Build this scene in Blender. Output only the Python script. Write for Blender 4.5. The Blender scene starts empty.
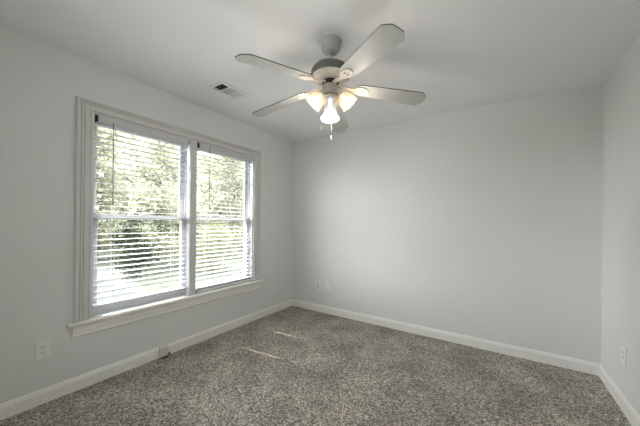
import bpy, bmesh, math, random
from mathutils import Vector, Matrix, Euler
random.seed(7)
C = bpy.context.scene.collection
PI = math.pi
R = math.radians

# ------------------------------------------------------------------ camera
cd = bpy.data.cameras.new('camera')
cd.sensor_fit = 'HORIZONTAL'; cd.sensor_width = 36.0
cd.lens = 270.578 / 640 * 36
cd.shift_y = 9.57 / 640
cd.clip_start = 0.02; cd.clip_end = 300
cam = bpy.data.objects.new('camera', cd); C.objects.link(cam)
cam.matrix_world = (Matrix.Translation((2.5707, -3.1764, 1.2479))
                    @ Matrix.Rotation(R(33.284), 4, 'Z')
                    @ Matrix.Rotation(R(90), 4, 'X')
                    @ Matrix.Rotation(R(0.674), 4, 'Z'))
scene = bpy.context.scene
scene.camera = cam

# ------------------------------------------------------------------ exposure
vs = scene.view_settings
vs.view_transform = 'Standard'; vs.look = 'None'; vs.gamma = 1.0
vs.exposure = 0.36
vs.use_curve_mapping = False
scene.cycles.max_bounces = 12
scene.cycles.diffuse_bounces = 8
scene.cycles.transparent_max_bounces = 24
scene.cycles.sample_clamp_indirect = 6.0
scene.cycles.use_denoising = True
SKY = 15.0
SUN = 19.0
BULB = 2.2

# ------------------------------------------------------------------ sky
world = bpy.data.worlds.new('sky'); scene.world = world; world.use_nodes = True
nt = world.node_tree; nt.nodes.clear()
out = nt.nodes.new('ShaderNodeOutputWorld'); bg = nt.nodes.new('ShaderNodeBackground')
tc = nt.nodes.new('ShaderNodeTexCoord'); sx = nt.nodes.new('ShaderNodeSeparateXYZ')
rp = nt.nodes.new('ShaderNodeValToRGB'); nz = nt.nodes.new('ShaderNodeTexNoise')
mx = nt.nodes.new('ShaderNodeMix'); mx.data_type = 'RGBA'
rp.color_ramp.elements[0].position = 0.0; rp.color_ramp.elements[0].color = (.97, .98, 1, 1)
rp.color_ramp.elements[1].position = 0.9; rp.color_ramp.elements[1].color = (.66, .78, 1, 1)
nz.inputs['Scale'].default_value = 2.2; nz.inputs['Detail'].default_value = 6
cl = nt.nodes.new('ShaderNodeValToRGB')
cl.color_ramp.elements[0].position = .42; cl.color_ramp.elements[1].position = .62
nt.links.new(tc.outputs['Generated'], sx.inputs[0]); nt.links.new(sx.outputs['Z'], rp.inputs[0])
nt.links.new(tc.outputs['Generated'], nz.inputs['Vector']); nt.links.new(nz.outputs[0], cl.inputs[0])
nt.links.new(cl.outputs[0], mx.inputs[0]); nt.links.new(rp.outputs[0], mx.inputs[6]); mx.inputs[7].default_value = (1, 1, 1, 1)
nt.links.new(mx.outputs[2], bg.inputs[0]); bg.inputs[1].default_value = SKY
nt.links.new(bg.outputs[0], out.inputs[0])

# ------------------------------------------------------------------ sun: high, straight onto the window wall
sd = bpy.data.lights.new('sun', 'SUN'); sd.energy = SUN; sd.angle = R(0.6); sd.color = (1, .95, .86)
sun = bpy.data.objects.new('sun', sd); C.objects.link(sun)
ELEV = R(50)
sdir = Vector((math.cos(ELEV), 0.13 * math.cos(ELEV), -math.sin(ELEV)))
sun.rotation_euler = sdir.to_track_quat('-Z', 'Y').to_euler()
sun.location = (-10, -3, 14)

# sampling portals in the window openings (they give no light of their own)
for px, py, wd, d in ((-.16, -2.0225, .78, (1, 0, 0)), (-.16, -1.1775, .78, (1, 0, 0)), (1.875, -3.56, .35, (0, 1, 0))):
    pl = bpy.data.lights.new('window_portal', 'AREA'); pl.shape = 'RECTANGLE'; pl.size = wd; pl.size_y = 1.58
    pl.cycles.is_portal = True
    po = bpy.data.objects.new('window_portal', pl); C.objects.link(po)
    po.location = (px, py, 1.28 if d[0] else 1.45)
    po.rotation_euler = Vector(d).to_track_quat('-Z', 'Y').to_euler()

# ------------------------------------------------------------------ materials
def mat(name, col, rough=.5, metal=0, spec=.5, noise=None, bump=None, emit=None):
    m = bpy.data.materials.new(name); m.use_nodes = True
    n = m.node_tree.nodes; l = m.node_tree.links; b = n['Principled BSDF']
    b.inputs['Base Color'].default_value = (*col, 1); b.inputs['Roughness'].default_value = rough
    b.inputs['Metallic'].default_value = metal; b.inputs['Specular IOR Level'].default_value = spec
    t = n.new('ShaderNodeTexCoord')
    if noise:
        sc, amt = noise
        z = n.new('ShaderNodeTexNoise'); z.inputs['Scale'].default_value = sc; z.inputs['Detail'].default_value = 5
        l.new(t.outputs['Object'], z.inputs['Vector'])
        r = n.new('ShaderNodeValToRGB'); r.color_ramp.elements[0].position = .3; r.color_ramp.elements[1].position = .7
        r.color_ramp.elements[0].color = (*[max(0, c * (1 - amt)) for c in col], 1)
        r.color_ramp.elements[1].color = (*[min(1, c * (1 + amt)) for c in col], 1)
        l.new(z.outputs[0], r.inputs[0]); l.new(r.outputs[0], b.inputs['Base Color'])
    if bump:
        sc, st, di = bump
        z = n.new('ShaderNodeTexNoise'); z.inputs['Scale'].default_value = sc; z.inputs['Detail'].default_value = 3
        l.new(t.outputs['Object'], z.inputs['Vector'])
        u = n.new('ShaderNodeBump'); u.inputs['Strength'].default_value = st; u.inputs['Distance'].default_value = di
        l.new(z.outputs[0], u.inputs['Height']); l.new(u.outputs[0], b.inputs['Normal'])
    if emit:
        b.inputs['Emission Color'].default_value = (*emit[0], 1); b.inputs['Emission Strength'].default_value = emit[1]
    return m

M = {}
M['wall'] = mat('wall_paint', (.745, .748, .735), .75, spec=.2, noise=(1.3, .012), bump=(160, .06, .002))
M['ceiling'] = mat('ceiling_paint', (.84, .84, .845), .85, spec=.15, noise=(1.1, .012), bump=(140, .08, .002))
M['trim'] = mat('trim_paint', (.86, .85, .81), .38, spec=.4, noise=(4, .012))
M['casing'] = mat('casing_paint_shaded', (.66, .655, .625), .45, spec=.35, noise=(4, .012))  # trim paint greyed, the casing's backlit shade put into its colour
M['vinyl'] = mat('window_vinyl', (.60, .61, .64), .35, spec=.4, noise=(5, .01))
M['slat'] = mat('blind_vinyl', (.68, .68, .69), .35, spec=.4, noise=(6, .01))
M['valance'] = mat('blind_vinyl_shaded', (.60, .60, .60), .4, spec=.35, noise=(6, .01))  # blind vinyl in a darker grey that carries the headrail's backlit shade
M['cord'] = mat('blind_cord', (.8, .8, .78), .8, noise=(50, .03))
M['wand'] = mat('wand_plastic', (.20, .20, .21), .15, spec=.6, noise=(20, .05))
M['black'] = mat('black_bracket', (.012, .012, .012), .6, noise=(20, .1))
M['plate'] = mat('plate_plastic', (.83, .83, .81), .35, noise=(9, .01))
M['plate_grey'] = mat('plate_insert_grey', (.58, .58, .58), .4, noise=(9, .02))
M['slot'] = mat('dark_slot', (.02, .02, .02), .7, noise=(30, .1))
M['jack'] = mat('jack_plastic', (.70, .68, .61), .4, noise=(12, .02))
M['screw'] = mat('screw_steel', (.5, .5, .5), .35, metal=1, noise=(40, .05))
M['vent'] = mat('vent_enamel', (.78, .78, .77), .4, noise=(8, .015))
M['vent_beige'] = mat('vent_louver_enamel', (.56, .56, .50), .45, noise=(8, .015))
M['duct'] = mat('duct_dark', (.004, .004, .004), .8, noise=(8, .2))
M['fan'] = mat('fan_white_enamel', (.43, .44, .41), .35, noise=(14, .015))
M['fan_cream'] = mat('fan_cream_enamel', (.66, .61, .54), .35, noise=(14, .02))
M['fan_vent'] = mat('fan_vent_grey', (.12, .12, .115), .4, spec=.5, noise=(30, .12))
M['fan_dark'] = mat('fan_flywheel_black', (.02, .018, .016), .6, noise=(30, .1))
M['pewter'] = mat('fan_pewter', (.46, .43, .38), .35, metal=.5, noise=(30, .06))
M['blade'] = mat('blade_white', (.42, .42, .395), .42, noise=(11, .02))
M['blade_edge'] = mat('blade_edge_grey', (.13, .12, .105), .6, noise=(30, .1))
M['chain'] = mat('pull_chain_brass', (.20, .17, .12), .3, metal=1, noise=(60, .1))
M['fob'] = mat('pull_fob_dark', (.05, .04, .035), .4, noise=(60, .1))
M['bark'] = mat('bark', (.085, .070, .055), .9, noise=(7, .4), bump=(18, .6, .02))
M['siding'] = mat('siding', (.6, .58, .54), .8, noise=(3, .05))
M['concrete'] = mat('driveway_concrete', (.034, .033, .030), .9, noise=(2.5, .12), bump=(60, .3, .004))
M['grass'] = mat('yard_grass', (.030, .036, .016), .95, noise=(3.0, .45), bump=(40, .8, .03))

def carpet_mat():
    m = bpy.data.materials.new('carpet_pile'); m.use_nodes = True
    n = m.node_tree.nodes; l = m.node_tree.links; b = n['Principled BSDF']
    b.inputs['Roughness'].default_value = 1; b.inputs['Specular IOR Level'].default_value = .05
    b.inputs['Sheen Weight'].default_value = .15
    t = n.new('ShaderNodeTexCoord')
    v = n.new('ShaderNodeTexVoronoi'); v.inputs['Scale'].default_value = 135; v.inputs['Randomness'].default_value = 1
    z = n.new('ShaderNodeTexNoise'); z.inputs['Scale'].default_value = 60; z.inputs['Detail'].default_value = 4; z.inputs['Roughness'].default_value = .7
    big = n.new('ShaderNodeTexNoise'); big.inputs['Scale'].default_value = 3.2; big.inputs['Detail'].default_value = 3
    for x in (v, z, big): l.new(t.outputs['Object'], x.inputs['Vector'])
    sp = n.new('ShaderNodeSeparateColor'); l.new(v.outputs['Color'], sp.inputs[0])
    r = n.new('ShaderNodeValToRGB'); e = r.color_ramp.elements
    e[0].position = 0; e[0].color = (.075, .061, .048, 1); e[1].position = 1; e[1].color = (.97, .90, .80, 1)
    a = e.new(.35); a.color = (.215, .185, .153, 1); a = e.new(.7); a.color = (.50, .45, .39, 1)
    mixf = n.new('ShaderNodeMath'); mixf.operation = 'MULTIPLY_ADD'; mixf.inputs[1].default_value = .75
    zz = n.new('ShaderNodeMath'); zz.operation = 'MULTIPLY'; zz.inputs[1].default_value = .28
    l.new(z.outputs[0], zz.inputs[0]); l.new(sp.outputs[0], mixf.inputs[0]); l.new(zz.outputs[0], mixf.inputs[2])
    l.new(mixf.outputs[0], r.inputs[0])
    br = n.new('ShaderNodeMapRange'); br.inputs['From Min'].default_value = .3; br.inputs['From Max'].default_value = .7
    br.inputs['To Min'].default_value = .74; br.inputs['To Max'].default_value = 1.24
    l.new(big.outputs[0], br.inputs['Value'])
    hs = n.new('ShaderNodeHueSaturation'); l.new(br.outputs[0], hs.inputs['Value']); l.new(r.outputs[0], hs.inputs['Color'])
    l.new(hs.outputs[0], b.inputs['Base Color'])
    u = n.new('ShaderNodeBump'); u.inputs['Strength'].default_value = 1; u.inputs['Distance'].default_value = .012
    l.new(mixf.outputs[0], u.inputs['Height']); l.new(u.outputs[0], b.inputs['Normal'])
    return m
M['carpet'] = carpet_mat()

def schlick(n, l):
    """thin-sheet reflectance, the same from both faces"""
    w = n.new('ShaderNodeLayerWeight'); w.inputs['Blend'].default_value = .5; p = n.new('ShaderNodeMath'); p.operation = 'POWER'; p.inputs[1].default_value = 5
    q = n.new('ShaderNodeMath'); q.operation = 'MULTIPLY_ADD'; q.inputs[1].default_value = .96; q.inputs[2].default_value = .04
    l.new(w.outputs['Facing'], p.inputs[0]); l.new(p.outputs[0], q.inputs[0])
    return q
def glass_mat(name, tint, gloss_rough=.02):
    m = bpy.data.materials.new(name); m.use_nodes = True
    n = m.node_tree.nodes; l = m.node_tree.links; n.clear()
    o = n.new('ShaderNodeOutputMaterial'); tr = n.new('ShaderNodeBsdfTransparent'); g = n.new('ShaderNodeBsdfGlossy')
    f = schlick(n, l); x = n.new('ShaderNodeMixShader')
    tr.inputs[0].default_value = (*tint, 1); g.inputs['Roughness'].default_value = gloss_rough
    l.new(f.outputs[0], x.inputs[0]); l.new(tr.outputs[0], x.inputs[1]); l.new(g.outputs[0], x.inputs[2]); l.new(x.outputs[0], o.inputs[0])
    return m
M['glass'] = glass_mat('window_glass', (.97, .985, .975))

def shade_mat(name, col, clear, frost):
    """pressed glass lamp shade: part clear, part frosted"""
    m = bpy.data.materials.new(name); m.use_nodes = True
    n = m.node_tree.nodes; l = m.node_tree.links; n.clear()
    o = n.new('ShaderNodeOutputMaterial'); tr = n.new('ShaderNodeBsdfTransparent'); tl = n.new('ShaderNodeBsdfTranslucent')
    df = n.new('ShaderNodeBsdfDiffuse'); g = n.new('ShaderNodeBsdfGlossy'); g.inputs['Roughness'].default_value = .08
    for s in (tr, tl, df): s.inputs[0].default_value = (*col, 1)
    x1 = n.new('ShaderNodeMixShader'); x1.inputs[0].default_value = .35; l.new(tl.outputs[0], x1.inputs[1]); l.new(df.outputs[0], x1.inputs[2])
    x2 = n.new('ShaderNodeMixShader'); x2.inputs[0].default_value = frost; l.new(tr.outputs[0], x2.inputs[1]); l.new(x1.outputs[0], x2.inputs[2])
    f = schlick(n, l)
    x3 = n.new('ShaderNodeMixShader'); l.new(f.outputs[0], x3.inputs[0]); l.new(x2.outputs[0], x3.inputs[1]); l.new(g.outputs[0], x3.inputs[2])
    l.new(x3.outputs[0], o.inputs[0])
    return m
M['shade'] = shade_mat('frosted_shade_glass', (.82, .77, .70), .5, .32)
M['shade_clear'] = shade_mat('ribbed_clear_shade_glass', (.84, .86, .87), .6, .14)
M['bulb_warm'] = mat('bulb_warm', (.9, .85, .75), .3, emit=((1, .78, .50), 3.0))
M['bulb_white'] = mat('bulb_white', (.9, .9, .9), .3, emit=((1, .97, .93), 1.2))

def leaf_mat(name, c1, c2, trans):
    m = bpy.data.materials.new(name); m.use_nodes = True
    n = m.node_tree.nodes; l = m.node_tree.links; n.clear()
    o = n.new('ShaderNodeOutputMaterial'); d = n.new('ShaderNodeBsdfDiffuse'); t = n.new('ShaderNodeBsdfTranslucent')
    g = n.new('ShaderNodeTexCoord'); z = n.new('ShaderNodeTexNoise'); z.inputs['Scale'].default_value = 6; z.inputs['Detail'].default_value = 3
    l.new(g.outputs['Object'], z.inputs['Vector'])
    r = n.new('ShaderNodeValToRGB'); r.color_ramp.elements[0].position = .35; r.color_ramp.elements[1].position = .65
    r.color_ramp.elements[0].color = (*c1, 1); r.color_ramp.elements[1].color = (*c2, 1)
    l.new(z.outputs[0], r.inputs[0]); l.new(r.outputs[0], d.inputs[0]); l.new(r.outputs[0], t.inputs[0])
    x = n.new('ShaderNodeMixShader'); x.inputs[0].default_value = trans
    l.new(d.outputs[0], x.inputs[1]); l.new(t.outputs[0], x.inputs[2]); l.new(x.outputs[0], o.inputs[0])
    return m
M['leaf_pale'] = leaf_mat('leaf_pale', (.25, .252, .175), (.42, .415, .31), .6)
M['leaf_mid'] = leaf_mat('leaf_mid', (.13, .142, .075), (.26, .27, .16), .6)
M['leaf_dark'] = leaf_mat('leaf_dark', (.006, .012, .007), (.014, .022, .013), .25)
M['leaf_grey'] = leaf_mat('leaf_grey', (.06, .064, .055), (.10, .105, .09), .4)

# ------------------------------------------------------------------ mesh helpers
class MB:
    def __init__(s): s.v = []; s.f = []; s.mi = []; s.m = Matrix.Identity(4)
    def add(s, vs_, fs, mi=0):
        o = len(s.v); s.v += [tuple(s.m @ Vector(q)) for q in vs_]
        s.f += [tuple(o + i for i in f) for f in fs]; s.mi += [mi] * len(fs); return s
    def box(s, a, b, mi=0):
        x0, y0, z0 = a; x1, y1, z1 = b
        return s.add([(x0,y0,z0),(x1,y0,z0),(x1,y1,z0),(x0,y1,z0),(x0,y0,z1),(x1,y0,z1),(x1,y1,z1),(x0,y1,z1)],
                     [(0,3,2,1),(4,5,6,7),(0,1,5,4),(1,2,6,5),(2,3,7,6),(3,0,4,7)], mi)
    def lathe(s, prof, n=40, mi=0, cap=True, rfun=None):
        vs_ = []; fs = []
        for (r, z) in prof:
            for k in range(n):
                a = 2 * PI * k / n; rr = r * (rfun(a, z) if rfun else 1)
                vs_.append((rr * math.cos(a), rr * math.sin(a), z))
        for i in range(len(prof) - 1):
            for k in range(n):
                k2 = (k + 1) % n
                fs.append((i*n+k, (i+1)*n+k, (i+1)*n+k2, i*n+k2))
        if cap:
            fs.append(tuple(range(n))); fs.append(tuple(reversed(range((len(prof)-1)*n, len(prof)*n))))
        return s.add(vs_, fs, mi)
    def tube(s, pts, rads, n=10, mi=0, cap=True):
        pts = [Vector(q) for q in pts]
        if not isinstance(rads, (list, tuple)): rads = [rads] * len(pts)
        vs_ = []; fs = []; ref = None
        for i, q in enumerate(pts):
            d = (pts[min(i+1, len(pts)-1)] - pts[max(i-1, 0)]).normalized()
            if ref is None: ref = Vector((0,0,1)) if abs(d.z) < .9 else Vector((1,0,0))
            u = d.cross(ref).normalized(); w = d.cross(u).normalized(); ref = u.cross(d)
            for k in range(n):
                a = 2*PI*k/n; vs_.append(q + rads[i]*(math.cos(a)*u + math.sin(a)*w))
        for i in range(len(pts)-1):
            for k in range(n):
                k2 = (k+1) % n; fs.append((i*n+k, i*n+k2, (i+1)*n+k2, (i+1)*n+k))
        if cap: fs.append(tuple(reversed(range(n)))); fs.append(tuple(range((len(pts)-1)*n, len(pts)*n)))
        return s.add(vs_, fs, mi)
    def prism(s, poly, axis, a, b, mi=0, mi_side=None, mi_end=None):
        """poly in the two other axes, extruded from a to b along axis"""
        n = len(poly); vs_ = []
        for t in (a, b):
            for (p, q) in poly:
                vs_.append((t,p,q) if axis == 0 else (p,t,q) if axis == 1 else (p,q,t))
        s.add(vs_, [tuple(range(n))], mi)
        s.f.append(tuple(len(s.v) - n + i for i in reversed(range(n)))); s.mi.append(mi if mi_end is None else mi_end)
        o = len(s.v) - 2*n
        for k in range(n):
            s.f.append((o+k, o+n+k, o+n+(k+1) % n, o+(k+1) % n)); s.mi.append(mi if mi_side is None else mi_side)
        return s
    def build(s, name, mats, parent=None, smooth=None, bevel=None, loc=None):
        me = bpy.data.meshes.new(name); me.from_pydata(s.v, [], s.f)
        if not isinstance(mats, (list, tuple)): mats = [mats]
        for m in mats: me.materials.append(m)
        me.polygons.foreach_set('material_index', s.mi)
        bm = bmesh.new(); bm.from_mesh(me)
        bmesh.ops.recalc_face_normals(bm, faces=bm.faces)
        if bevel:
            bmesh.ops.remove_doubles(bm, verts=bm.verts, dist=1e-6)
            es = [e for e in bm.edges if len(e.link_faces) == 2 and e.calc_face_angle() > R(40)]
            bmesh.ops.bevel(bm, geom=es, offset=bevel, segments=2, affect='EDGES', profile=.5)
        bm.to_mesh(me); bm.free()
        if smooth:
            me.shade_smooth(); me.set_sharp_from_angle(angle=R(smooth))
        o = bpy.data.objects.new(name, me); C.objects.link(o)
        if loc: o.location = loc
        if parent: o.parent = parent
        return o

def thing(name, label, cat, loc=(0,0,0), rot=(0,0,0), group=None):
    o = bpy.data.objects.new(name, None); C.objects.link(o); o.empty_display_size = .05
    o.location = loc; o.rotation_euler = rot; o['label'] = label; o['category'] = cat
    if group: o['group'] = group
    return o
def struct(o, label=None):
    o['kind'] = 'structure'
    if label: o['label'] = label
    return o

# ================================================================== THE SETTING
W, H, YR = 3.2996, 2.44, -3.45      # room: x 0..W, y YR..0
WY0, WY1, WZ0, WZ1 = -2.414, -0.79, .5, 2.07      # window opening
MY0, MY1 = -1.636, -1.564                         # mullion
T = .16

m = MB()                                         # carpet slab
m.box((0, YR, -.06), (W, 0, 0))
struct(m.build('floor', M['carpet']), 'grey brown speckled cut pile carpet')

VX0, VX1, VY0, VY1 = .435, .580, -1.705, -1.447   # register hole in the ceiling
m = MB()
for x0, x1, y0, y1 in ((0, VX0, YR, 0), (VX1, W, YR, 0), (VX0, VX1, YR, VY0), (VX0, VX1, VY1, 0)):
    m.box((x0, y0, H), (x1, y1, H + .05))
struct(m.build('ceiling', M['ceiling']), 'flat white painted ceiling')

m = MB()                                         # window wall with its opening
m.box((-T, YR - .1, -.06), (0, WY0, H + .05)); m.box((-T, WY1, -.06), (0, .1, H + .05))
m.box((-T, WY0, -.06), (0, WY1, WZ0)); m.box((-T, WY0, WZ1), (0, WY1, H + .05))
struct(m.build('wall_left', M['wall']), 'pale grey painted wall with the double window')
struct(MB().box((0, 0, -.06), (W + .1, .1, H + .05)).build('wall_back', M['wall']), 'pale grey painted wall facing the camera')
struct(MB().box((W, YR, -.06), (W + .1, 0, H + .05)).build('wall_right', M['wall']), 'pale grey painted wall across from the window')
RX0, RX1, RZ0, RZ1 = 1.70, 2.05, .85, 1.85          # unseen window added behind the camera for fill daylight
m = MB(); m.box((0, YR - .1, -.06), (RX0, YR, H + .05)); m.box((RX1, YR - .1, -.06), (W + .1, YR, H + .05))
m.box((RX0, YR - .1, -.06), (RX1, YR, RZ0)); m.box((RX0, YR - .1, RZ1), (RX1, YR, H + .05))
struct(m.build('wall_rear', M['wall']))

BB = [(0, 0), (.015, 0), (.015, .070), (.0135, .078), (.010, .084), (.0085, .092), (.004, .098), (0, .098)]
def baseboard(name, kind):
    m = MB()
    if kind == 'left': m.prism([(a, b) for a, b in BB], 1, YR, 0)
    if kind == 'right': m.prism([(W - a, b) for a, b in BB], 1, YR, 0)
    if kind == 'back': m.prism([(-a, b) for a, b in BB], 0, 0.015, W - .015)
    return struct(m.build(name, M['trim']))
baseboard('baseboard_left', 'left'); baseboard('baseboard_back', 'back'); baseboard('baseboard_right', 'right')

# ---- window casing: one profile swept up, across and down
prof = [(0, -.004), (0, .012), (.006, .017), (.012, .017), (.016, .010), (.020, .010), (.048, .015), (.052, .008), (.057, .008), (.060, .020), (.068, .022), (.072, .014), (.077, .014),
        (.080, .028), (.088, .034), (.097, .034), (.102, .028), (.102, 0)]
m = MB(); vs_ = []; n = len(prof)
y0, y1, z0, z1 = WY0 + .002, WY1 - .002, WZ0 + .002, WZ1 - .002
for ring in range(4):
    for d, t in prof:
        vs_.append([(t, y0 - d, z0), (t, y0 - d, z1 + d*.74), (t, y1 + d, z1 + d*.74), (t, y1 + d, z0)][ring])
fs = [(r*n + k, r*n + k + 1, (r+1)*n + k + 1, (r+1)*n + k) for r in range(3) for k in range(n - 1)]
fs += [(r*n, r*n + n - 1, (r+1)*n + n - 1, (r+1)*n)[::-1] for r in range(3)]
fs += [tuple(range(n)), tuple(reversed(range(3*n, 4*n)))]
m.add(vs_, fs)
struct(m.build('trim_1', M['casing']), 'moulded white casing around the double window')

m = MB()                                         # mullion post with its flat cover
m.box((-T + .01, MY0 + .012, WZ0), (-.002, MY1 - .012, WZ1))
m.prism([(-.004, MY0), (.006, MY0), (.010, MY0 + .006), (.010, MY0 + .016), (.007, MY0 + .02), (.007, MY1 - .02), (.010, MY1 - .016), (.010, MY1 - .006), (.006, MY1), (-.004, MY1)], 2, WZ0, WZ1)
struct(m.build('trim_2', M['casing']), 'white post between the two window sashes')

m = MB()                                         # stool (inner sill) with nosing and horns, apron below
m.box((-T + .01, WY0, WZ0 - .022), (.0, WY1, WZ0 + .001))
m.prism([(0, .476), (.034, .476), (.042, .480), (.046, .489), (.042, .498), (.034, .501), (0, .501)], 1, WY0 - .135, WY1 + .135)
struct(m.build('trim_3', M['trim']), 'white projecting window sill')
m = MB()
m.prism([(0, .392), (.006, .388), (.012, .392), (.016, .400), (.012, .408), (.014, .415), (.018, .448), (.018, .458), (.026, .466), (.026, .476), (0, .476)], 1, WY0 - .105, WY1 + .105)
struct(m.build('trim_4', M['trim']), 'moulded white apron under the window sill')

# ---- two double-hung windows
def rect_ring(m, xa, xb, ya, yb, za, zb, st, top, bot):
    m.box((xa, ya, za), (xb, ya + st, zb)); m.box((xa, yb - st, za), (xb, yb, zb))
    m.box((xa, ya + st, zb - top), (xb, yb - st, zb)); m.box((xa, ya + st, za), (xb, yb - st, za + bot))
def window(name, ya, yb, label):
    w = bpy.data.objects.new(name, None); C.objects.link(w); struct(w, label); w.location = (-.06, (ya + yb) / 2, WZ0)
    inv = Matrix.Translation(-Vector(w.location))
    def part(m, nm, mt, par, **k):
        o = m.build(nm, mt, par, **k)
        return o
    f = MB(); f.m = inv
    rect_ring(f, -T + .005, -.003, ya, yb, WZ0 + .001, WZ1, .014, .014, .004)          # jamb liner
    rect_ring(f, -.096, -.090, ya + .014, yb - .014, WZ0 + .005, WZ1 - .014, .012, .012, .012)   # parting bead
    rect_ring(f, -.060, -.056, ya + .014, yb - .014, WZ0 + .005, WZ1 - .014, .008, .010, .012)
    part(f, 'window_frame', M['vinyl'], w)
    zm = 1.275
    for nm, xa, xb, za, zb, top, bot in (('lower_sash', -.089, -.061, WZ0 + .012, zm + .018, .034, .058), ('upper_sash', -.127, -.099, zm - .018, WZ1 - .016, .045, .034)):
        s = MB(); s.m = inv
        rect_ring(s, xa, xb, ya + .016, yb - .016, za, zb, .042, top, bot)
        sash = part(s, nm, M['vinyl'], w, bevel=.003)
        g = MB(); g.m = inv
        g.box(((xa + xb) / 2 - .002, ya + .05, za + bot - .006), ((xa + xb) / 2 + .002, yb - .05, zb - top + .006))
        part(g, 'pane', M['glass'], sash)
    k = MB(); k.m = inv
    k.box((-.088, (ya + yb) / 2 - .03, zm + .018), (-.064, (ya + yb) / 2 + .03, zm + .028)); k.box((-.074, (ya + yb) / 2 - .008, zm + .028), (-.064, (ya + yb) / 2 + .02, zm + .036))
    part(k, 'sash_lock', M['vinyl'], w)
    return w
window('window_1', WY0, MY0 + .012, 'white double-hung window nearer the camera')
w = bpy.data.objects.new('fill_window', None)  # added rear window, there only to brighten the room
C.objects.link(w); struct(w)
m = MB(); m.m = Matrix.Translation((RX0, YR - .05, 0)) @ Matrix.Rotation(-PI/2, 4, 'Z')
rect_ring(m, -.02, .02, 0, RX1 - RX0, RZ0, RZ1, .04, .04, .04); m.box((-.015, .02, 1.33), (.015, RX1 - RX0 - .02, 1.37))
m.build('window_frame', M['trim'], w)
m = MB(); m.box((RX0 + .03, YR - .052, RZ0 + .03), (RX1 - .03, YR - .048, RZ1 - .03)); m.build('pane', M['glass'], w)
window('window_2', MY1 - .012, WY1, 'white double-hung window nearer the far corner')

# ---- outside: yard, driveway, an unseen eave added to keep sun off the upper panes
GZ = -.55
struct(MB().box((-60, -45, GZ - .3), (-T, 55, GZ)).build('ground', M['grass']), 'grassy yard outside the window')
struct(MB().prism([(-T - .02, -14), (-9.8, -14), (-9.8, 1.2), (-7.0, .7), (-3.4, -.3), (-T - .02, -.6)], 2, GZ, GZ + .03).build('driveway', M['concrete']), 'pale concrete drive outside the window')
m = MB().prism([(-T, 2.52), (-.95, 2.52), (-.95, 2.70), (-T, 3.05)], 1, YR - .8, 1.0)
struct(m.build('shading_eave', M['siding']))

# ================================================================== CEILING FAN
fan = thing('ceiling_fan', 'white five-blade ceiling fan with three lit glass shades', 'ceiling fan', (1.642, -1.658, H))
Z = lambda z: z - H
m = MB()
m.lathe([(.060, 0), (.071, -.001), (.073, -.006), (.071, -.012), (.068, -.020), (.065, -.042), (.059, -.060), (.048, -.074), (.036, -.081), (.028, -.081)], 48)
can = m.build('canopy', M['fan'], fan, smooth=35)
m = MB().lathe([(.027, -.078), (.027, -.084), (.020, -.093), (.012, -.096)], 24)
m.build('hanger_ball', M['pewter'], can, smooth=35)
m = MB().lathe([(.0125, -.072), (.0125, -.150)], 20)
m.lathe([(.012, -.138), (.022, -.140), (.024, -.148), (.024, -.160)], 24)
m.build('downrod', M['fan'], fan, smooth=35)
m = MB()                                         # slotted grey dome of the motor
m.lathe([(.024, Z(2.286)), (.060, Z(2.284)), (.088, Z(2.277)), (.108, Z(2.264)), (.121, Z(2.245)), (.127, Z(2.222)), (.127, Z(2.208)), (.112, Z(2.204))], 120,
        rfun=lambda a, z: 1 + (.022 if (int(round(a / (2*PI) * 120)) % 3 == 0 and -.20 < z < -.16 or int(round(a / (2*PI) * 120)) % 3 == 0 and -.234 < z < -.2) else 0))
mot = m.build('motor_dome', M['fan_vent'], fan, smooth=30)
m = MB().lathe([(.110, Z(2.207)), (.1185, Z(2.206)), (.1185, Z(2.201)), (.114, Z(2.198)), (.108, Z(2.194)), (.103, Z(2.188)), (.098, Z(2.184)), (.088, Z(2.180)), (.072, Z(2.176)), (.05, Z(2.174))], 56)
bowl = m.build('motor_bowl', M['fan_cream'], fan, smooth=35)
sc0 = None
for k in range(10):
    m = MB(); m.lathe([(.0045, 0), (.0045, .002), (.002, .004)], 10)
    if sc0 is None: sc0 = m.build('screw', M['pewter'], bowl); o = sc0
    else: o = sc0.copy(); C.objects.link(o); o.parent = bowl
    o.matrix_local = Matrix.Rotation(2*PI*k/10, 4, 'Z') @ Matrix.Translation((.107, 0, Z(2.192))) @ Matrix.Rotation(R(118), 4, 'Y')
m = MB().lathe([(.048, Z(2.178)), (.054, Z(2.173)), (.054, Z(2.158)), (.040, Z(2.152))], 40)
m.build('flywheel', M['fan_dark'], fan, smooth=35)
m = MB().lathe([(.040, Z(2.152)), (.051, Z(2.146)), (.053, Z(2.136)), (.050, Z(2.124)), (.050, Z(2.104)), (.054, Z(2.096)), (.052, Z(2.086)), (.036, Z(2.080))], 44)
m.build('switch_housing', M['pewter'], fan, smooth=35)

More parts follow.
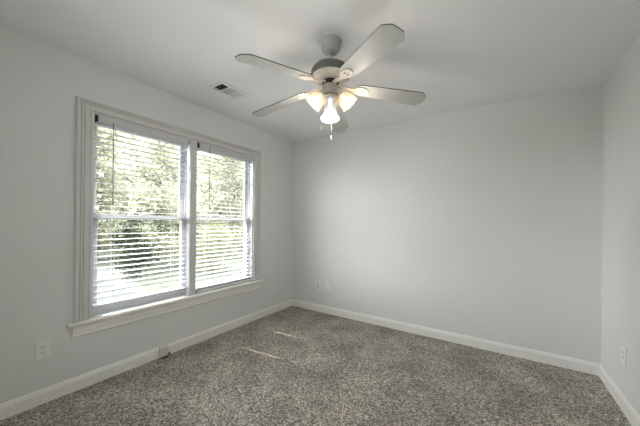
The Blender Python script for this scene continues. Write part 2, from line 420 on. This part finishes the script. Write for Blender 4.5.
BZ = Z(2.135)
def blade_mesh():
    m = MB()
    r0, r1, w0, w1, c = .0, .478, .050, .069, .034
    pts = [(r0, -.030), (r0 + .010, -.042), (r0 + .030, -w0)]
    pts += [(r1 - .042, -w1), (r1 - .034, -w1 + .003), (r1 - .002, -w1 + c), (r1, -w1 + c + .006), (r1 + .002, 0), (r1, w1 - c - .006), (r1 - .002, w1 - c), (r1 - .034, w1 - .003), (r1 - .042, w1)]
    pts += [(r0 + .030, w0), (r0 + .010, .042), (r0, .030)]
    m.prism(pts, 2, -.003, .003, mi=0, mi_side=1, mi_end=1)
    return m
PITCH = R(-11); DROOP = (3.4, 4.3, 8.3, 8.3, 8.3)
blade0 = None; iron0 = None
def blade_iron():
    m = MB()
    # arm from the flywheel down to the blade, then an oval ring plate below it
    m.prism([(-.122, .010), (-.100, .012), (-.050, .002), (.025, -.004), (.025, -.011), (-.050, -.007), (-.104, .002), (-.122, .001)], 1, -.013, .013)
    n = 28; ring = []
    for k in range(n):
        a = 2*PI*k/n; ring.append((math.cos(a), math.sin(a)))
    vs_ = []
    for (sx_, sy_, z) in ((.052, .034, -.004), (.052, .034, -.010), (.030, .016, -.010), (.030, .016, -.004)):
        for c_, s_ in ring: vs_.append((.030 + sx_*c_, sy_*s_, z))
    fs = [(i*n + k, ((i+1) % 4)*n + k, ((i+1) % 4)*n + (k+1) % n, i*n + (k+1) % n) for i in range(4) for k in range(n)]
    m.add(vs_, fs)
    m.box((-.003, -.006, -.010), (.065, .006, -.004))
    return m
for k in range(5):
    ang = R(-31.5 + 72*k)
    if k == 0:
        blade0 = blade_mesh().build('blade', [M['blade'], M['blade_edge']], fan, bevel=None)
        iron0 = blade_iron().build('blade_iron', M['fan_cream'], blade0)
        b = blade0
    else:
        b = blade0.copy(); C.objects.link(b); b.parent = fan
        i2 = iron0.copy(); C.objects.link(i2); i2.parent = b
    b.matrix_local = Matrix.Translation((0, 0, BZ)) @ Matrix.Rotation(ang, 4, 'Z') @ Matrix.Translation((.175, 0, 0)) @ Matrix.Rotation(R(DROOP[k]), 4, 'Y') @ Matrix.Rotation(PITCH, 4, 'X')

# light kit
m = MB().lathe([(.030, Z(2.082)), (.046, Z(2.076)), (.050, Z(2.050)), (.044, Z(2.032)), (.030, Z(2.022)), (.014, Z(2.016)), (.010, Z(2.006)), (.004, Z(2.002))], 40)
kit = m.build('light_kit_fitter', M['fan_cream'], fan, smooth=35)
def rib(a, z): return 1 + .012 * math.cos(24 * a)
SHF = [(.024, 0), (.026, .010), (.029, .022), (.032, .042), (.035, .064), (.0375, .086), (.040, .104), (.045, .118), (.052, .128), (.058, .132)]
SHS = [(.024, 0), (.030, .005), (.040, .016), (.048, .032), (.053, .050), (.0555, .066), (.057, .080), (.0585, .090), (.061, .096)]
for (ang, tilt, r0, z0, sc, clear) in ((-58, 10, .070, 2.034, 1.06, True), (40, 44, .070, 2.098, 1.0, False), (204, 44, .052, 2.098, 1.0, False)):
    a = R(ang); d = Vector((math.cos(a), math.sin(a), 0))
    ax = (d * math.sin(R(tilt)) + Vector((0, 0, -math.cos(R(tilt))))).normalized()
    SH = SHF if clear else SHS
    neck = d * r0 + Vector((0, 0, Z(z0)))
    q = ax.to_track_quat('Z', 'X').to_matrix().to_4x4()
    # arm and socket cup
    m = MB(); m.tube([Vector((0, 0, Z(2.058))) + d*.03, Vector((0, 0, Z(2.058))) + d*.045, neck - ax*.02], .010, 12)
    m.m = Matrix.Translation(neck - ax*.024) @ q
    m.lathe([(.008, 0), (.020, .003), (.027, .012), (.029, .030), (.026, .034)], 28)
    m.build('lamp_arm', M['fan_cream'], fan, smooth=40)
    m = MB(); m.m = Matrix.Translation(neck) @ q @ Matrix.Scale(sc, 4)
    inner = [(r - .0025, z) for r, z in reversed(SH)]
    m.lathe([(r, z) for r, z in SH] + inner, 96, cap=False, rfun=rib)
    sh = m.build('lamp_shade', M['shade_clear'] if clear else M['shade'], fan, smooth=60)
    if clear: sh['label'] = 'clear ribbed shade with a white bulb'
    m = MB(); m.m = Matrix.Translation(neck) @ q @ Matrix.Scale(sc, 4)
    m.lathe([(.012, .002), (.013, .022 + (.035 if clear else 0))], 20)
    bo = .035 if clear else 0
    bprof = [(.013, .022), (.018, .034), (.025, .050), (.028, .064), (.026, .078), (.020, .088), (.010, .094), (.002, .096)]
    m.lathe([(r, z + bo) for r, z in bprof], 28)
    m.build('bulb', M['bulb_white'] if clear else M['bulb_warm'], sh, smooth=60)
    ld = bpy.data.lights.new('bulb_light', 'POINT'); ld.energy = BULB * (.7 if not clear else 1.35); ld.shadow_soft_size = .028
    ld.color = (1, .88, .73) if not clear else (1, .98, .96)
    lo = bpy.data.objects.new('bulb_light', ld); C.objects.link(lo); lo.parent = fan; lo.location = neck + ax * ((.165 if clear else .140) * sc)
for (px, py, ln, mt) in ((-.022, -.022, .195, 'fob'), (.022, -.026, .275, 'pewter')):
    m = MB(); top = Z(2.07); q = ln / 40
    m.tube([(px*1.4, py*1.4, top), (px*1.9, py*1.9, top - .012), (px*2, py*2, top - .03), (px*2, py*2, top - ln)], .0009, 6)
    ch = m.build('pull_chain', M['chain'], fan)
    m = MB(); m.m = Matrix.Translation((px*2, py*2, top - ln - .024))
    m.lathe([(.002, .026), (.004, .020), (.0065, .008), (.005, .001), (.002, 0)], 14)
    m.build('chain_fob', M[mt], ch, smooth=50)

# ================================================================== WINDOW BLINDS
def blind(ya, yb, zbot, wand_y, slope, slot, label):
    """blind hung inside the window frame from ya to yb, its bottom rail's lower face at zbot"""
    yc = (ya + yb) / 2; top = WZ1 - .006
    t = thing('window_blind', label, 'blind', (-.030, yc, top), group='white blinds in the double window')
    L = (yb - ya) / 2 - .006
    m = MB()
    m.box((-.024, -L + .028, -.050), (.020, L - .004, -.003)); m.box((.020, -L + .026, -.058), (.025, L, -.001))
    m.build('headrail', M['valance'], t, bevel=.002)
    m = MB()
    m.box((-.026, -L - .003, -.056), (.020, -L + .023, -.002))
    m.box((.020, -L - .003, -.056), (.024, -L + .001, -.002)); m.box((.020, -L + .018, -.056), (.024, -L + .023, -.030))
    m.build('mounting_bracket', M['black'], t)
    # slats with their cord slots
    lad = (-L + .135, L - .135)
    m = MB(); z = -.082; zend = zbot - top + .040; hw = .0242
    def cs(x): return .0018 * (1 - (x / hw) ** 2)
    while z > zend:
        tilt = R(slope + random.uniform(-1.2, 1.2)); dy = random.uniform(-.0015, .0015); sk = random.uniform(-.0012, .0012)
        m.m = Matrix.Translation((0, dy, z)) @ Matrix.Rotation(tilt, 4, 'Y') @ Matrix.Rotation(sk, 4, 'X')
        def strip(xs, y_a, y_b):
            poly = [(x, cs(x) + .0012) for x in xs] + [(x, cs(x) - .0012) for x in reversed(xs)]
            m.prism(poly, 1, y_a, y_b)
        if slot == 0: strip([-hw, -.015, 0, .015, hw], -L, L); z -= .0445; continue
        full = [-hw, -.015, -.009, 0, .009, .015, hw]
        e = slot; cuts = [-L] + [c for q in lad for c in (q - e, q + e)] + [L]
        for i in range(0, 6, 2): strip(full, cuts[i], cuts[i+1])
        for i in (1, 3): strip([-hw, -.018, -.013], cuts[i], cuts[i+1]); strip([.013, .018, hw], cuts[i], cuts[i+1])
        z -= .0445
    m.build('slats', M['slat'], t)
    m = MB(); zb = zbot - top
    m.prism([(-.025, zb + .004), (-.021, zb), (.021, zb), (.025, zb + .004), (.025, zb + .014), (.018, zb + .020), (-.018, zb + .020), (-.025, zb + .014)], 1, -L, L)
    br = m.build('bottom_rail', M['slat'], t)
    m = MB(); m.box((-.026, -L - .003, zb + .001), (.026, -L + .004, zb + .018))
    m.build('end_cap', M['fob'], br)
    m = MB()
    for q in lad:
        for x in (-.0275, .0275): m.box((x - .0005, q - .0006, zb + .01), (x + .0005, q + .0006, -.05))
    m.build('ladder_cord', M['cord'], t)
    m = MB(); wy = wand_y - yc
    m.tube([(.034, wy, -.050), (.036, wy, -.075), (.036, wy, -.70)], .0042, 6); m.tube([(.022, wy, -.040), (.034, wy, -.042), (.034, wy, -.055)], .002, 6)
    m.build('tilt_wand', M['wand'], t, smooth=40)
    return t
blind(WY0 + .007, MY0 - .010, .572, -2.281, 1, 0, 'white slatted blind nearer the camera, its bottom rail raised above the sill')
blind(MY1 + .004, WY1 - .014, .508, -1.417, 5, .0048, 'white slatted blind nearer the far corner, let down to the sill')

# ================================================================== CEILING REGISTER
vent = thing('air_vent', 'white metal ceiling register with three banks of louvers, one bank dark', 'vent', ((VX0 + VX1) / 2, (VY0 + VY1) / 2, H))
hx, hy = .100, .152
banks = [(-.120, -.046), (-.038, .036), (.044, .112)]
m = MB(); ox = .066
m.prism([(-hx, -hy), (hx, -hy), (hx, banks[0][0]), (-hx, banks[0][0])], 2, -.006, 0)
m.prism([(-hx, banks[2][1]), (hx, banks[2][1]), (hx, hy), (-hx, hy)], 2, -.006, 0)
m.box((-hx, banks[0][0], -.006), (-ox, banks[2][1], 0)); m.box((ox, banks[0][0], -.006), (hx, banks[2][1], 0))
m.box((-ox, banks[0][1], -.006), (ox, banks[1][0], 0)); m.box((-ox, banks[1][1], -.006), (ox, banks[2][0], 0))
m.build('faceplate', M['vent'], vent)
for i, (ba, bb) in enumerate(banks):
    m = MB(); nl = (3, 6, 6)[i]
    for k in range(nl):
        y = ba + (bb - ba) * (k + .5) / nl
        m.m = Matrix.Translation((0, y, .001)) @ Matrix.Rotation(R((37, -40, -52)[i]), 4, 'X')
        m.box((-ox, -.0085, -.0006), (ox, .0085, .0006))
    m.build('louver_bank', (M['vent'], M['vent_beige'], M['vent'])[i], vent)
m = MB()
dx, dy = (VX1 - VX0) / 2 - .001, (VY1 - VY0) / 2 - .001
for a, b in (((-dx, -dy, .012), (-dx + .002, dy, .15)), ((dx - .002, -dy, .012), (dx, dy, .15)), ((-dx, -dy, .012), (dx, -dy + .002, .15)), ((-dx, dy - .002, .012), (dx, dy, .15)), ((-dx, -dy, .15), (dx, dy, .152))):
    m.box(a, b)
m.build('duct_boot', M['duct'], vent)
for y in (-.138, .134):
    m = MB(); m.m = Matrix.Translation((.0 if y < 0 else .05, y, -.006)) @ Matrix.Rotation(PI, 4, 'X')
    m.lathe([(.005, 0), (.005, .001), (.003, .0025)], 14); m.build('screw', M['screw'] if y < 0 else M['fob'], vent)

# ================================================================== WALL PLATES  (local: face looks along +X, width Y, height Z)
def duplex(label, loc, rz, group=None):
    t = thing('wall_outlet', label, 'outlet', loc, (0, 0, rz), group)
    m = MB(); m.prism([(-.0365, -.059), (.0365, -.059), (.0365, .059), (-.0365, .059)], 0, 0, .0065)
    m.build('cover_plate', M['plate'], t, bevel=.0022)
    for s in (-1, 1):
        poly = []
        for k in range(24):
            a = 2*PI*k/24; poly.append((max(-.0165, min(.0165, .0195*math.cos(a))), s*.0205 + .0145*math.sin(a)))
        r = MB().prism(poly, 0, .005, .0085).build('receptacle', M['plate'], t)
        m = MB(); m.box((.0080, -.0080, s*.0205 - .002), (.0089, -.0055, s*.0205 + .0075)); m.box((.0080, .0055, s*.0205 - .001), (.0089, .0080, s*.0205 + .0070))
        m.m = Matrix.Translation((.0080, 0, s*.0205 - .0075)) @ Matrix.Rotation(PI/2, 4, 'Y'); m.lathe([(.0028, 0), (.0028, .0009)], 12)
        m.build('slot', M['slot'], r)
    m = MB(); m.m = Matrix.Translation((.0065, 0, 0)) @ Matrix.Rotation(PI/2, 4, 'Y'); m.lathe([(.0032, 0), (.0032, .0006), (.002, .0012)], 14)
    m.build('screw', M['plate'], t)
    return t
duplex('white duplex outlet on the window wall, left of and below the window', (0, -2.667, .366), 0)
duplex('pale outlet plate on the back wall, the one farther from the window', (.622, 0, .370), -PI/2)
duplex('pale outlet plate low on the wall facing the window', (W, -.500, .373), PI)
t = thing('data_plate', 'wall plate with grey insert on the back wall, closest to the window wall', 'wall plate', (.472, 0, .366), (0, 0, -PI/2))
MB().prism([(-.0365, -.059), (.0365, -.059), (.0365, .059), (-.0365, .059)], 0, 0, .0065).build('cover_plate', M['plate'], t, bevel=.0022)
ins = MB().prism([(-.0170, -.0335), (.0170, -.0335), (.0170, .0335), (-.0170, .0335)], 0, .004, .0085).build('insert', M['plate_grey'], t, bevel=.001)
MB().box((.0083, -.006, -.006), (.0090, .006, .005)).build('socket', M['screw'], ins)
for z in (-.047, .047):
    m = MB(); m.m = Matrix.Translation((.0065, 0, z)) @ Matrix.Rotation(PI/2, 4, 'Y'); m.lathe([(.0030, 0), (.0030, .0006), (.002, .0012)], 14); m.build('screw', M['plate'], t)

# phone jack screwed to the baseboard under the window
t = thing('phone_jack', 'small cream phone jack box on the baseboard below the window', 'phone jack', (.0155, -1.884, .008))
m = MB(); m.prism([(0, 0), (.022, 0), (.028, .008), (.028, .086), (.022, .094), (0, .094)], 1, -.036, .036)
m.build('jack_box', M['jack'], t, bevel=.003)
m = MB(); m.m = Matrix.Translation((.027, .010, .068)) @ Matrix.Rotation(PI/2, 4, 'Y'); m.lathe([(.0045, 0), (.0045, .0015), (.002, .0022)], 14); m.build('screw', M['screw'], t)
MB().box((.012, -.008, -.0005), (.026, .008, .004)).build('socket', M['slot'], t)
m = MB(); m.tube([(.022, -.034, .002), (.040, -.030, .0), (.046, 0, .0), (.038, .028, .002), (.036, .045, .014), (.016, .050, .020), (.004, .046, .012)], .0045, 8)
m.build('phone_cord', M['black'], t, smooth=60)
# cable stub poking out above the back baseboard, by the corner
m = MB(); m.tube([(.036, .002, .113), (.036, -.010, .112), (.036, -.016, .104)], [.005, .005, .004], 10)
o = m.build('cable_stub', M['fob'], smooth=60); o['label'] = 'tiny dark cable stub above the baseboard in the far corner'; o['category'] = 'cable'

# ================================================================== OUTSIDE PLANTING
def leaf(m, p, size, up=.35):
    d = Vector((random.gauss(0, 1), random.gauss(0, 1), random.gauss(0, .7))).normalized()
    nrm = d.cross(Vector((random.gauss(0, 1), random.gauss(0, 1), random.gauss(0, 1)))).normalized()
    w = d.cross(nrm).normalized() if d.cross(nrm).length else nrm
    L = size * random.uniform(.7, 1.3); s = L * .36; f = nrm * L * .10
    m.add([p, p + d*L*.45 + w*s + f, p + d*L, p + d*L*.45 - w*s + f], [(0, 1, 2), (0, 2, 3)])
def tree_meshes(h, cr, nclump, per, lsize, bare, seed, lm, low=.12):
    random.seed(seed)
    wood = MB(); leaves = MB(); tips = []
    trunk = [Vector((0, 0, -.05))]; nseg = 7
    for i in range(1, nseg + 1):
        trunk.append(Vector((random.gauss(0, .05) * i * .6, random.gauss(0, .05) * i * .6, h * .92 * i / nseg)))
    r0 = .022 * h
    wood.tube(trunk, [r0 * (1 - .9 * i / nseg) for i in range(nseg + 1)], 8)
    def branch(p, d, ln, r, lev):
        pts = [p]; q = p.copy(); dd = d.copy()
        for i in range(4):
            dd = (dd + Vector((random.gauss(0, .22), random.gauss(0, .22), random.gauss(.05, .16)))).normalized()
            q = q + dd * ln / 4; pts.append(q.copy())
        wood.tube(pts, [r, r*.8, r*.6, r*.42, r*.25], 5)
        if lev == 0: tips.extend(pts[1:])
        else:
            for i in range(1, 5):
                for _ in range(2):
                    nd = (dd + Vector((random.gauss(0, .8), random.gauss(0, .8), random.gauss(0, .5)))).normalized()
                    branch(pts[i], nd, ln * random.uniform(.4, .65), r * .45, lev - 1)
    nb = 15
    for k in range(nb):
        f = low + (.96 - low) * (k + random.random() * .6) / nb
        i = min(nseg - 1, int(f / .92 * nseg * .92)); p = trunk[min(nseg, i + 1)] * 1.0
        p = Vector((p.x, p.y, h * f))
        a = k * 2.4 + random.uniform(-.4, .4)
        reach = cr * math.sin(PI * min(1, .18 + .80 * (1 - abs(f - .45) / .75) * .62)) * random.uniform(.8, 1.1) * .62
        branch(p, Vector((math.cos(a), math.sin(a), random.uniform(.05, .6))).normalized(), reach, r0 * .32 * (1 - .6 * f), 1)
    for k in range(nclump):
        c = random.choice(tips); s = random.uniform(.14, .34) * min(1, cr / 1.1)
        for _ in range(per):
            leaf(leaves, c + Vector((random.gauss(0, s), random.gauss(0, s), random.gauss(0, s * .8))), lsize)
    return wood, leaves
protos = {}
def plant(kind, name, label, cat, x, y, rz, sc, group=None):
    h, cr, nc, per, ls, seed, lm, low = KINDS[kind]
    t = thing(name, label, cat, (x, y, GZ), (0, 0, rz), group); t.scale = (sc, sc, sc)
    if kind not in protos:
        w, l = tree_meshes(h, cr, nc, per, ls, False, seed, lm, low)
        protos[kind] = (w.build('trunk', M['bark'], t, smooth=50), l.build('foliage', M[lm], t))
    else:
        for p in protos[kind]:
            c = p.copy(); C.objects.link(c); c.parent = t
    return t
KINDS = {
    'pale':   (5.6, 1.25, 640, 20, .12, 11, 'leaf_pale', .03),
    'paler':  (5.2, 1.25, 640, 20, .1100, 23, 'leaf_pale', .05),
    'mid':    (5.4, 1.25, 640, 20, .1110, 37, 'leaf_mid', .05),
    'sparse': (6.6, 1.2, 150, 11, .085, 41, 'leaf_grey', .14),
    'dark':   (1.9, .62, 260, 16, .060, 53, 'leaf_dark', .04),
    'low':    (1.5, .90, 200, 15, .075, 61, 'leaf_mid', .04),
}
G1 = 'leafy trees across the yard'
for i, (kind, x, y, rz, sc) in enumerate([
        ('pale', -8.9, -5.0, 3.7, 1.04),
        ('paler', -8.9, -1.3, 4.8, 1.05),
        ('pale', -8.9, 2.4, 4.4, 1.05),
        ('mid', -8.9, 8.6, 0.2, 1.03),
        ('pale', -12.5, -2.4, 5.7, 1.17),
        ('pale', -12.5, 1.5, 5.4, 1.14),
        ('paler', -12.5, 5.2, 2.8, 1.15),
        ('pale', -12.5, 8.9, 3.3, 1.16),
        ('mid', -12.5, 12.8, 0.1, 1.15),
        ('pale', -17.2, -1.8, 1.7, 1.42),
        ('pale', -17.2, 2.6, 4.6, 1.38),
        ('paler', -17.2, 7.0, 4.8, 1.37),
        ('pale', -17.2, 11.4, 3.7, 1.37),
        ('mid', -17.2, 15.8, 0.0, 1.41),
        ('pale', -22.8, 3.4, 1.3, 1.75),
        ('pale', -22.8, 9.0, 5.9, 1.79),
        ('paler', -22.8, 14.6, 1.7, 1.80),
        ('pale', -22.8, 20.2, 3.2, 1.78),
        ('mid', -29.8, 2.6, 1.2, 2.26),
        ('pale', -29.8, 9.2, 4.1, 2.26),
        ('pale', -29.8, 16.0, 5.4, 2.20),
        ('paler', -29.8, 23.0, 2.2, 2.19),
        ]):
    plant(kind, 'tree', 'leafy tree in the thicket across the yard, seen through the blinds', 'tree', x, y, rz, sc, G1)
plant('sparse', 'tree', 'thin open-branched tree with a dark trunk, seen in the window nearer the far corner', 'tree', -8.4, 5.6, .4, .9)
plant('dark', 'evergreen_shrub', 'dark green evergreen shrub outside the window nearer the camera', 'shrub', -6.9, .75, 0, 1.0)
G2 = 'low shrubs along the drive'
for x, y, rz, sc in ((-6.0, 2.9, .5, .9), (-3.6, 3.2, 2.0, .8), (-5.0, 5.4, 3.6, .9), (-6.4, 7.6, 1.0, .9)):
    plant('low', 'shrub', 'low green shrub at the edge of the yard, seen through the blinds', 'shrub', x, y, rz, sc, G2)
